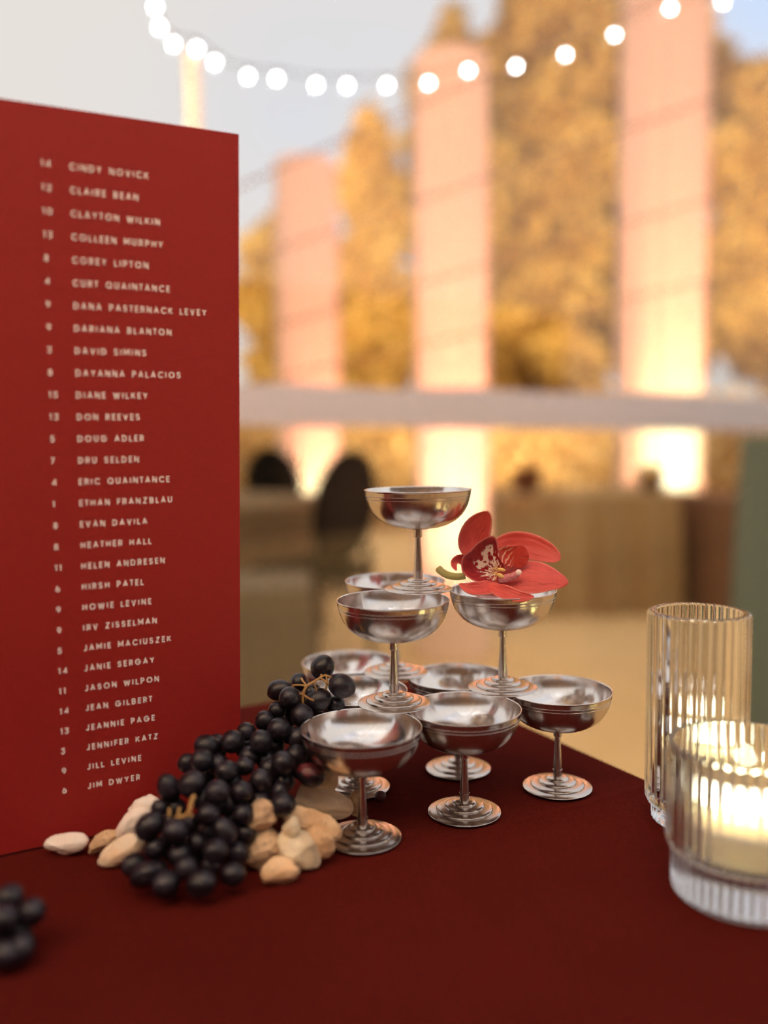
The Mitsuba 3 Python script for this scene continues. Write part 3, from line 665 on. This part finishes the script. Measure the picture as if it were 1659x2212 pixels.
PETALS = [(((-26, 27, -4), (-27, 38, -7), (-22, 52, -9), (-12, 68, -7)), 28, (0.25, 0.15, 1), 3.0, 0.80, 0.55),
          (((-8, 31, -8), (12, 37.5, -12), (33, 34, -10), (51, 25.5, -3)), 25, (0.05, 0.35, 1), 2.5, 0.85, 0.42),
          (((-8, 6, 2), (12, 13, 8), (34, 12.5, 12), (55, 8, 14)), 34, (0.05, 0.75, 0.9), -2.0, 0.85, 0.60),
          (((-8, 9, 22), (-20, 6, 32), (-32, 6.5, 36), (-41, 10, 32)), 15, (-0.1, 0.75, 0.8), 1.5, 0.8, 0.6),
          (((-16, 8, 26), (-4, 4, 38), (8, 1.5, 45), (20, 1.5, 44)), 13, (0.1, 0.5, 0.9), 1.0, 0.8, 0.6),
          (((-22, 22, -10), (-33, 25, -12), (-40, 24, -8), (-41, 17, 2)), 9, (-0.3, 0.1, 1), 1.0, 0.85, 0.6)]
for i, (pts, w, face, cup, a, b) in enumerate(PETALS):
    m_, uv = petal(pts, w, face, cup, a, b, seed=i * 1.7)
    add('orchid__' + numbered('petal', i), m_, 'petal_red', smooth=True, uv=uv)


def polar_patch(center, ang, rad, depth, ruffle, z0, n=22, m=72, thick=0.7):
    th = np.linspace(0, 2 * PI, m + 1)
    A = np.radians(np.r_[ang[-1] - 360, ang, ang[0] + 360]); Rr = np.r_[rad[-1], rad, rad[0]]
    from scipy.interpolate import PchipInterpolator
    R_ = PchipInterpolator(A, Rr)(th)
    t = np.linspace(0.02, 1, n)
    x = center[0] + t[:, None] * R_[None] * np.cos(th)[None]
    y = center[1] + t[:, None] * R_[None] * np.sin(th)[None]
    z = z0 + depth(t[:, None], th[None]) + ruffle * t[:, None] ** 4 * np.sin(th * 9)[None]
    P_ = np.stack([x, y + 0.17 * z, z], -1)
    return solid_patch(fl(P_), thick / 1000)


LA = np.array([0, 30, 60, 80, 110, 140, 165, 190, 215, 240, 270, 295, 330.])
LR = np.array([190, 170, 225, 335, 290, 265, 310, 300, 250, 215, 210, 240, 190.]) * 0.0775
m_, uv = polar_patch(((640 - 829) * 0.0775, (1000 - 740) * 0.0775), LA, LR, lambda t, a: 13 * t ** 2 * (0.55 - 0.45 * np.cos(a - 2.6 + PI)) + 3 * t ** 2, 0.7, 6.0)
add('orchid__lip', m_, 'lip_red', smooth=True, uv=uv)
BA = np.array([0, 30, 55, 90, 120, 155, 190, 230, 270, 310.])
BR = np.array([170, 175, 165, 130, 150, 205, 165, 130, 110, 150.]) * 0.0775
m_, uv = polar_patch(((935 - 829) * 0.0775, (1000 - 640) * 0.0775), BA, BR, lambda t, a: 5 * t ** 2 * (0.4 - 0.6 * np.cos(a)) + 1.5 * t ** 2 * np.cos(2 * a), 0.5, 9.0)
add('orchid__side_lobe', m_, 'lobe_red', smooth=True, uv=uv)


def ellip(key, c, axes, ax, bsdf):
    m_ = sphere.copy()
    add(key, m_, bsdf, smooth=True, to=frame(fl(np.array(c, float)), ax, (0.1, -0.9, 0.3)).scale([v_ / 1000 for v_ in axes]))


ellip('orchid__callus', (-3.0, 19.5, 14.5), (3.6, 1.5, 1.5), (1, 0, -0.25), 'callus_yellow')
ellip('orchid__callus_001', (-4.2, 14.5, 15.5), (3.4, 1.9, 1.8), (1, 0, -0.5), 'callus_yellow')
add('orchid__column', tube(fl(spline([(-4, 11, 11), (2, 12.5, 15), (7, 14.5, 17), (10.5, 16, 17)], 20)), np.linspace(0.0034, 0.0030, 20), 14), 'column_pink', smooth=True)
ellip('orchid__anther_cap', (11.2, 17.6, 18.2), (2.7, 3.2, 2.6), (1, 0, 0.8), 'anther_white')
add('orchid__stem', tube(fl(spline([(-34, 13.5, 10), (-44, 12.5, 8), (-52, 14.5, 4), (-57, 18.5, 0)], 20)), np.r_[np.linspace(0.0030, 0.0034, 19), 0.0030], 14), 'flower_stem_green', smooth=True)
tag('orchid', 'red orchid bloom with spotted cream and crimson lip, lying in a steel coupe', 'flower')
tag('orchid__stem', 'cut green stem'); tag('orchid__lip', 'crimson lip with cream blotches'); tag('orchid__anther_cap', 'pale pink anther cap'); tag('orchid__callus', 'yellow callus ridge'); tag('orchid__callus_001', 'yellow callus ridge')

# ------------------------------------------------------------------ ribbed glass candle holders


def ribbed(ro, ri, h, rf, zf, ztaper, zin, ribs, depth, key, at, rot):
    """A solid glass tumbler: ribbed outside, smooth inside, narrower foot."""
    k = ribs * 8
    a = np.arange(k) * 2 * PI / k
    cosr = np.abs(np.cos(a * ribs / 2))                      # rounded ribs, sharp grooves
    rib = (cosr - 0.6) * depth
    rows = []
    for r, z, w in ((0.0001, 0.0, 0), (rf * 0.80, 0.0, 0), (rf * 0.83, 0.0012, 0), (rf - 0.0012, 0.0004, 0.3), (rf, 0.0018, 0.8), (rf, zf * 0.6, 1), (rf, zf, 1), (rf + (ro - rf) * 0.55, zf + (ztaper - zf) * 0.2, 1),
                    (rf + (ro - rf) * 0.9, zf + (ztaper - zf) * 0.55, 1), (ro, ztaper, 1), (ro, ztaper + (h - ztaper) * 0.3, 1), (ro, ztaper + (h - ztaper) * 0.65, 1), (ro, h - 0.0022, 1), (ro - 0.0006, h - 0.0008, 0.8), (ro - 0.0018, h, 0.3),
                    (ri + 0.0012, h, 0), (ri + 0.0004, h - 0.0006, 0), (ri, h - 0.002, 0), (ri, zin + (h - zin) * 0.5, 0), (ri, zin + 0.004, 0), (ri - 0.0012, zin + 0.0012, 0), (ri - 0.004, zin, 0), (0.0001, zin, 0)):
        R_ = r + w * rib
        rows.append(np.stack([R_ * np.cos(a), R_ * np.sin(a), np.full(k, z)], 1))
    V_ = np.array(rows).reshape(-1, 3)
    m_ = trimesh.Trimesh(V_, tri(grid_faces(len(rows), k, wrap=True)), process=False)
    add(key, m_, 'clear_glass', smooth=38, to=T().translate([*at, 0.0004]).rotate([0, 0, 1], rot))


def flame_mesh(r, h):
    z = np.linspace(0, 1, 18)
    prof_ = np.stack([r * np.sin(PI * z ** 0.62) ** 0.85 + 1e-5, z * h], 1)
    return lathe([prof_], 20)[0]


def candle(key, at, z0, r, h, fl_r, fl_h, power, lab):
    x, y = at
    m_, _ = lathe([mmv([(0.2, 0), (r * 1000 - 1, 0)]), mmv(arc((r * 1000 - 1, 0), (r * 1000, 0), (r * 1000, 1), 4)), mmv([(r * 1000, 1), (r * 1000, h * 1000 - 2)]),
                   mmv(arc((r * 1000, h * 1000 - 2), (r * 1000, h * 1000), (r * 1000 - 2, h * 1000), 5)), mmv(arc((r * 1000 - 2, h * 1000), (r * 500, h * 1000 - 2.2), (0.2, h * 1000 - 2.2), 8))], 48)
    add(key + '__wax', m_, 'wax', smooth=True, to=T().translate([x, y, z0]))
    add(key + '__wick', tube(np.linspace((x, y, z0 + h - 0.0026), (x + 0.0006, y, z0 + h + 0.006), 5), 0.0008, 7), 'wick_black', smooth=True)
    scene[key + '__flame'] = {**mikit.ply(flame_mesh(fl_r, fl_h), None, smooth=True), 'to_world': T().translate([x, y, z0 + h + 0.0015]),
                              'emitter': {'type': 'area', 'radiance': rgb(*power), 'sampling_weight': 4.0}}
    tag(key, lab, 'candle')
    tag(key + '__flame', 'bright yellow flame')


SHORT, TALL = (0.2430, 0.5800), (0.2500, 0.6930)
ribbed(0.0510, 0.0470, 0.1040, 0.0465, 0.0300, 0.0410, 0.0330, 46, 0.0022, 'candle_holder', SHORT, 2.0)
tag('candle_holder', 'short wide ribbed clear glass candle holder at the front right', 'candle holder')
ribbed(0.0388, 0.0325, 0.1720, 0.0335, 0.0130, 0.0230, 0.0200, 34, 0.0026, 'candle_holder_001', TALL, 1.0)
tag('candle_holder_001', 'tall slim ribbed clear glass candle holder behind the short one', 'candle holder')
FL = (85.0, 51.0, 18.5)
candle('candle', SHORT, 0.0336, 0.0400, 0.0200, 0.0075, 0.020, FL, 'lit cream candle inside the short ribbed glass')
candle('candle_001', TALL, 0.0206, 0.0265, 0.0420, 0.0050, 0.021, FL, 'lit candle inside the tall ribbed glass')

# ------------------------------------------------------------------ string of globe lights along the clear wall
BULBS = [(-0.7,2.801,1.696),(-0.68,2.807,1.625),(-0.669,2.811,1.568),(-0.631,2.823,1.523),(-0.564,2.845,1.518),(-0.512,2.861,1.483),(-0.414,2.893,1.452),(-0.327,2.921,1.455),(-0.204,2.961,1.45),(-0.105,2.993,1.459),(0.026,3.035,1.475),(0.166,3.08,1.498),(0.305,3.125,1.555),(0.476,3.18,1.589),(0.659,3.239,1.65),(0.847,3.299,1.742),(1.068,3.37,1.863),(1.287,3.441,1.915),(1.441,3.491,1.995),]
scene['bulb_glow'] = {'type': 'diffuse', 'reflectance': rgb(0.8, 0.75, 0.65)}
globe = mikit.ply(trimesh.creation.icosphere(subdivisions=2, radius=0.0095), 'bulb_glow', smooth=True)
globe_big = mikit.ply(trimesh.creation.icosphere(subdivisions=2, radius=0.030), 'bulb_glow', smooth=True)
socket = mikit.ply(lathe([[(0.0001, 0.030), (0.006, 0.030)], [(0.006, 0.030), (0.0065, 0.011)], [(0.0065, 0.011), (0.0001, 0.0105)]], 14)[0], 'cord_black', smooth=True)


def light_string(key, B, lab, globe=globe, glow=(60, 47, 30), weight=0.02):
    wire = spline(np.vstack([[2 * B[0] - B[1] + [0, 0, 0.04]], B + [0, 0, 0.028], [2 * B[-1] - B[-2] + [0, 0, 0.04]]]), 160)
    add(key + '__cord', tube(wire, 0.0018, 6), 'cord_black', smooth=True)
    for i, b in enumerate(B):
        scene[key + '__' + numbered('bulb', i)] = {**globe, 'to_world': T().translate(b.tolist()), 'emitter': {'type': 'area', 'radiance': rgb(*glow), 'sampling_weight': weight}}
        scene[key + '__' + numbered('socket', i)] = {**socket, 'to_world': T().translate(b.tolist())}
    tag(key, lab, 'string lights')


light_string('string_lights', np.array(BULBS), 'sagging string of glowing globe bulbs along the clear wall')
# two more strings over the table, seen mirrored in the steel bowls
for i, (a, b, sag) in enumerate((((-2.6, -0.2, 4.3), (2.8, -1.4, 4.3), 0.35), ((-3.2, -1.0, 2.75), (0.5, -1.6, 2.75), 0.20))):
    t = np.linspace(0.02, 0.98, 12)
    B = np.array(a) * (1 - t[:, None]) + np.array(b) * t[:, None]
    B[:, 2] -= sag * 4 * t * (1 - t)
    light_string(numbered('string_lights', i + 1), B, ('string of larger globe bulbs high across the tent above the table', 'lower string of larger globe bulbs in front of the brown curtain wall')[i], globe_big, ((430, 285, 160), (560, 375, 220))[i], 0.35)

# ------------------------------------------------------------------ beyond the clear wall


def draped_column(i, x, y, r, h, lab, col, cutoff, lx=0.0, ly=0.65, aim=1.5):
    k = numbered('draped_column', i)
    n, rows = 96, np.linspace(0, 1, 24)
    a = np.arange(n) * 2 * PI / n
    P_ = []
    for t in rows:
        R_ = r * (1 + 0.10 * np.cos(a * 14 + 0.6 * math.sin(t * 4)) * (0.6 + 0.4 * t)) * (1.05 - 0.08 * t)
        P_.append(np.stack([x + R_ * np.cos(a), y + R_ * np.sin(a), np.full(n, FLOOR_Z + 0.003 + t * h)], 1))
    P_ = np.array(P_)
    add(k + '__drape', trimesh.Trimesh(P_.reshape(-1, 3), tri(grid_faces(len(rows), n, wrap=True)), process=False), 'drape_peach', smooth=True)
    add(k + '__pole', tube(np.linspace((x, y, FLOOR_Z), (x, y, FLOOR_Z + h + 0.05), 3), 0.04, 12), 'metal_grey', smooth=True)
    tag(k, lab, 'column')
    L = np.array([x + lx, y - ly, FLOOR_Z + 0.16])
    f = numbered('uplight', i)
    d = np.array([x, y - r * 0.9, FLOOR_Z + aim]) - L; d /= np.linalg.norm(d)
    b0 = L - d * 0.02
    add(f + '__housing', tube(np.linspace(b0 - d * 0.12, b0, 3), [0.05, 0.055, 0.06], 16), 'cord_black', smooth=30)
    add(f + '__base', box(L + np.array([-0.06, -0.06, -0.16]), L + np.array([0.06, 0.06, -0.13]), 0.005), 'cord_black', smooth=30)
    tag(f, f'small black floor uplight at the foot of the {lab.split(" standing")[0]}', 'lamp')
    uplight(f + '_beam', L, L + d, col, cutoff, cutoff * 0.35)


draped_column(0, -0.546, 6.6, 0.215, 3.05, 'slender peach draped column standing nearest the red board', (19.0, 8.0, 5.2), 50, 0.25, 0.60, 1.1)
draped_column(1, 0.332, 4.25, 0.165, 2.80, 'peach draped column standing behind the top coupe', (24.0, 10.0, 7.0), 50, 0.0, 0.90, 1.5)
draped_column(2, 2.12, 6.8, 0.30, 4.60, 'broad peach draped column standing behind the long khaki table', (58.0, 24.5, 15.0), 50, 0.0, 1.0, 2.2)

# far tent pole seen above the board
add('tent_pole', tube(np.linspace((-1.84, 9.0, FLOOR_Z), (-1.84, 9.0, 4.1), 5), 0.06, 14), 'drape_peach', smooth=True)
tag('tent_pole', 'thin pale pole rising above the top edge of the red board', 'pole')


def oval_chair(i, x, y, rz, lab):
    k = numbered('oval_back_chair', i)
    M = T().translate([x, y, FLOOR_Z]).rotate([0, 0, 1], rz)
    a = np.linspace(0, 2 * PI, 40, endpoint=False)
    # upholstered oval back
    s = sphere.copy(); v_ = np.array(s.vertices) * [0.185, 0.030, 0.235]; v_[:, 1] += 0.20 + (v_[:, 2]) * 0.18; v_[:, 2] += 0.745
    add(k + '__back', trimesh.Trimesh(v_, s.faces, process=False), 'chair_black', smooth=True, to=M)
    ring = np.stack([0.195 * np.cos(a), 0.20 + 0.245 * np.sin(a) * 0.18, 0.745 + 0.245 * np.sin(a)], 1)
    add(k + '__back_frame', tube(np.vstack([ring, ring[:2]]), 0.017, 8), 'chair_black', smooth=True, to=M)
    add(k + '__seat', box((-0.22, -0.22, 0.41), (0.22, 0.20, 0.48), 0.02), 'chair_black', smooth=40, to=M)
    for j, (lx, ly) in enumerate(((-0.19, -0.19), (0.19, -0.19), (-0.19, 0.17), (0.19, 0.17))):
        top = 0.42 if ly < 0 else 0.56
        add(k + '__' + numbered('leg', j), tube(np.linspace((lx, ly + (0.02 if ly > 0 else -0.02), 0.0), (lx, ly, top), 4), [0.013, 0.016, 0.020, 0.020], 8), 'chair_black', smooth=True, to=M)
    tag(k, lab, 'chair')


oval_chair(0, -0.33, 4.07, 232, 'black oval-back chair in front of the khaki round table, right of the red board')
oval_chair(1, -0.64, 5.85, 35, 'black oval-back chair farther back, only its rounded top showing above the round table')


def skirted(key, outline, ztop, bsdf, pleat=0.02, freq=0.16):
    """A table under a floor-length pleated cloth; outline is a closed loop (x, y)."""
    o = np.asarray(outline, float)
    c = o.mean(0)
    t = np.roll(o, -1, 0) - np.roll(o, 1, 0); t /= np.linalg.norm(t, axis=1, keepdims=True)
    n = np.stack([t[:, 1], -t[:, 0]], 1); n *= np.sign(((o - c) * n).sum(1))[:, None]
    s = np.r_[0, np.cumsum(np.linalg.norm(np.diff(o, axis=0), axis=1))]
    rows = [np.c_[c + (o - c) * 0.02, np.full(len(o), ztop)], np.c_[c + (o - c) * 0.97, np.full(len(o), ztop)]]
    for d in (0.0, 0.01, 0.05, 0.2, 0.45, 0.735):
        off = min(d / 0.3, 1.0) * pleat * (1 + np.sin(s * 2 * PI / freq + 1.7 * np.sin(s * 3.1)))
        rows.append(np.c_[o + n * off[:, None], np.full(len(o), ztop - 0.004 - d * (ztop - FLOOR_Z - 0.008) / 0.735)])
    R_ = np.array(rows)
    add(key, trimesh.Trimesh(R_.reshape(-1, 3), tri(grid_faces(len(rows), len(o), wrap=True)), process=False), bsdf, smooth=50)


def circle(cx, cy, r, n=160):
    a = np.arange(n) * 2 * PI / n
    return np.c_[cx + r * np.cos(a), cy + r * np.sin(a)]


def rect(cx, cy, w, d, rot, n=60):
    e = [(-w / 2, -d / 2), (w / 2, -d / 2), (w / 2, d / 2), (-w / 2, d / 2)]
    p = np.vstack([np.linspace(e[k], e[(k + 1) % 4], n, endpoint=False) for k in range(4)])
    c_, s_ = math.cos(rot), math.sin(rot)
    return np.c_[cx + p[:, 0] * c_ - p[:, 1] * s_, cy + p[:, 0] * s_ + p[:, 1] * c_]


skirted('round_table', circle(-1.12, 4.85, 0.75), -0.02, 'cloth_dark_khaki')
tag('round_table', 'round table under a dark khaki floor-length cloth, right behind the black chair', 'table')
skirted('long_table', rect(1.08, 5.52, 1.28, 0.78, 0.03), -0.035, 'cloth_khaki', 0.035, 0.21)
tag('long_table', 'long table under a pleated khaki cloth behind the orchid', 'table')
skirted('side_table', rect(2.02, 5.30, 0.27, 0.55, 0.05), -0.06, 'cloth_brown')
tag('side_table', 'small table under a dark brown cloth at the right end of the khaki table', 'table')
skirted('cocktail_table', circle(1.60, 3.05, 0.34), 0.30, 'cloth_grey_green', 0.012, 0.12)
tag('cocktail_table', 'tall table under a grey-green cloth at the right edge of the picture', 'table')
skirted('ottoman', rect(-0.58, 3.40, 0.58, 0.46, 0.1), -0.24, 'cloth_taupe', 0.010, 0.10)
tag('ottoman', 'low ottoman with grey-green skirted cover beside the red board', 'ottoman')

# centrepieces on the long table
for i, (x, y, s) in enumerate(((0.86, 5.30, 1.0), (1.62, 5.34, 0.8))):
    k = numbered('centrepiece', i)
    add(k + '__bowl', lathe([[(0.001, 0), (0.05, 0)], [(0.05, 0), (0.085 * s, 0.05), (0.09 * s, 0.08)], [(0.09 * s, 0.08), (0.001, 0.075)]], 24)[0], 'cloth_brown', smooth=40, to=T().translate([x, y, -0.033]))
    for j in range(9):
        a = j * 2.4
        q = blob(80 + j, (0.034, 0.034, 0.028), 0.2, sub=2)
        add(k + '__' + numbered('flower', j), q, 'cloth_maroon' if i == 0 else 'leaf_gold', smooth=True, to=T().translate([x + 0.055 * s * math.cos(a) * (j > 0), y + 0.055 * s * math.sin(a) * (j > 0), -0.033 + 0.10 + 0.012 * (j % 3)]))
    tag(k, ('dark flower centrepiece on the left of the long khaki table', 'low golden flower centrepiece on the right of the long khaki table')[i], 'flowers')

# guy ropes slanting across the trees
for i, (a, b) in enumerate((((-0.7, 3.4, 0.92), (2.4, 4.1, 2.10)), ((-0.6, 3.4, 0.68), (2.4, 4.1, 1.62)), ((-0.5, 3.4, 0.52), (2.4, 4.1, 1.20)), ((-0.7, 3.4, 1.18), (2.4, 4.1, 2.75)))):
    add(numbered('guy_rope', i), tube(np.linspace(a, b, 4), 0.005, 6), 'rope_tan', smooth=True)
    tag(numbered('guy_rope', i), ('second-lowest', 'third-lowest', 'lowest', 'highest')[i].replace('second-lowest', 'second from top') + ' of the faint ropes slanting across the trees', 'rope', 'ropes across the trees')


def leaves(cl, n, size, seed):
    """Leaf cards spread through ellipsoid clumps (cx, cy, cz, rx, ry, rz)."""
    r = np.random.default_rng(seed)
    cl = np.asarray(cl, float)
    vol = cl[:, 3] * cl[:, 4] * cl[:, 5]
    pick = r.choice(len(cl), n, p=vol / vol.sum())
    d = r.normal(size=(n, 3)); d /= np.linalg.norm(d, axis=1, keepdims=True)
    pos = cl[pick, :3] + d * cl[pick, 3:] * (r.uniform(0.25, 1, (n, 1)) ** 0.6)
    a = r.normal(size=(n, 3)); a /= np.linalg.norm(a, axis=1, keepdims=True)
    b = np.cross(a, r.normal(size=(n, 3))); b /= np.linalg.norm(b, axis=1, keepdims=True)
    s = size * r.uniform(0.6, 1.2, (n, 1))
    v_ = np.stack([pos - a * s, pos + b * s * 0.45, pos + a * s, pos - b * s * 0.45], 1).reshape(-1, 3)
    k = np.arange(n)[:, None] * 4
    return trimesh.Trimesh(v_, np.vstack([k + [0, 1, 2], k + [0, 2, 3]]), process=False)


def tree(i, x, y, top, w, lab, seed, bsdf, n=5200, bottom=0.3):
    w *= 1.22
    k = numbered('tree', i)
    r = np.random.default_rng(seed)
    cl = []
    H = top - bottom
    for q in range(70):
        t = (q + r.uniform(0, 1)) / 70
        ww = w * min(1.0, 0.5 + 2.0 * (1 - t)) * (0.8 + 0.2 * math.sin(t * 23 + seed))
        cl.append((x + r.uniform(-1, 1) * ww * 0.7, y + r.uniform(-1, 1) * w * 0.35, bottom + t * H * 0.95, 0.34 * ww + 0.1, 0.3 * w, 0.05 * H + 0.1))
    add(k + '__foliage', leaves(cl, n, 0.17, seed), bsdf, smooth=False)
    add(k + '__trunk', tube(np.linspace((x, y, FLOOR_Z), (x + 0.1, y, bottom + 0.8 * H), 6), np.linspace(0.16, 0.04, 6), 10), 'trunk_brown', smooth=True)
    tag(k, lab, 'tree', 'trees beyond the clear wall')


tree(0, -1.40, 13.8, 3.75, 0.82, 'low tree at the left of the tree line, just right of the red board', 31, 'leaf_gold', 6500)
tree(1, -0.07, 12.4, 4.75, 0.48, 'stepped middle tree left of the tall trees', 32, 'leaf_gold', 5200)
tree(2, 1.11, 13.9, 6.65, 0.92, 'tall tree behind the second draped column', 33, 'leaf_gold', 9000)
tree(3, 2.21, 12.4, 7.0, 1.02, 'tallest tree, rising out of the top of the picture', 34, 'leaf_ochre', 17000, 0.7)
tree(4, 4.34, 14.0, 7.9, 1.25, 'tall tree behind the broad draped column at the right', 35, 'leaf_gold', 15000, 1.3)
tree(5, 5.35, 12.4, 5.40, 0.80, 'tree at the right edge of the picture', 36, 'leaf_ochre', 9000, 1.3)

# clipped hedge along the back
cl = [(hx, 10.2 + 0.12 * math.sin(hx * 3), FLOOR_Z + 0.80 + 0.05 * math.sin(hx * 2.3), 0.55, 0.42, 0.76) for hx in np.arange(-5.5, 9.0, 0.5)]
add('hedge', leaves(cl, 34000, 0.10, 41), 'leaf_pale', smooth=False)
tag('hedge', 'low golden hedge running along behind the tables', 'hedge')

# white canopy tent far right
cx, cy = 7.4, 18.5
q = []
for t in np.linspace(0, 1, 8):
    s = 1.6 * (1 - t) ** 1.25 + 0.02
    q.append([(cx + sx * s, cy + sy * s, 0.9 + 1.15 * t) for sx, sy in ((-1, -1), (1, -1), (1, 1), (-1, 1))])
q = np.array([[(cx - 1.6, cy - 1.6, 0.65), (cx + 1.6, cy - 1.6, 0.65), (cx + 1.6, cy + 1.6, 0.65), (cx - 1.6, cy + 1.6, 0.65)]] + q)
add('canopy_tent__roof', trimesh.Trimesh(q.reshape(-1, 3), tri(grid_faces(len(q), 4, wrap=True)), process=False), 'canopy_white', smooth=30)
for j, (sx, sy) in enumerate(((-1, -1), (1, -1), (1, 1), (-1, 1))):
    add('canopy_tent__' + numbered('leg', j), tube(np.linspace((cx + sx * 1.55, cy + sy * 1.55, FLOOR_Z), (cx + sx * 1.55, cy + sy * 1.55, 0.85), 3), 0.03, 8), 'metal_grey', smooth=True)
tag('canopy_tent', 'white peaked canopy tent far behind at the right edge', 'tent')

# garden floodlights washing the trees: two on stands at the sides, one low behind the long table
for i, (fx, fy, fz, tx, tz, c, lab) in enumerate(((-3.8, 7.3, 2.7, 1.0, 4.2, 0.85, 'floodlight on a tall stand left of the round table, aimed at the trees'),
                                                  (6.0, 7.4, 2.7, 2.0, 4.2, 0.8, 'floodlight on a tall stand at the far right, aimed at the trees'),
                                                  (1.05, 7.3, -0.42, 1.6, 5.0, 0.45, 'low floodlight on the ground behind the long khaki table'))):
    f = numbered('floodlight', i)
    L = np.array([fx, fy, fz])
    add(f + '__housing', box(L + np.array([-0.14, -0.22, -0.1]), L + np.array([0.14, -0.04, 0.1]), 0.01), 'cord_black', smooth=30)
    add(f + '__stand', tube(np.linspace((fx, fy - 0.13, FLOOR_Z), (fx, fy - 0.13, fz - 0.08), 4), 0.02, 10), 'cord_black', smooth=30)
    tag(f, lab, 'lamp')
    uplight(f + '_beam', L, (tx, 12.6, tz), (110 * c, 86 * c, 48 * c), 50, 36)
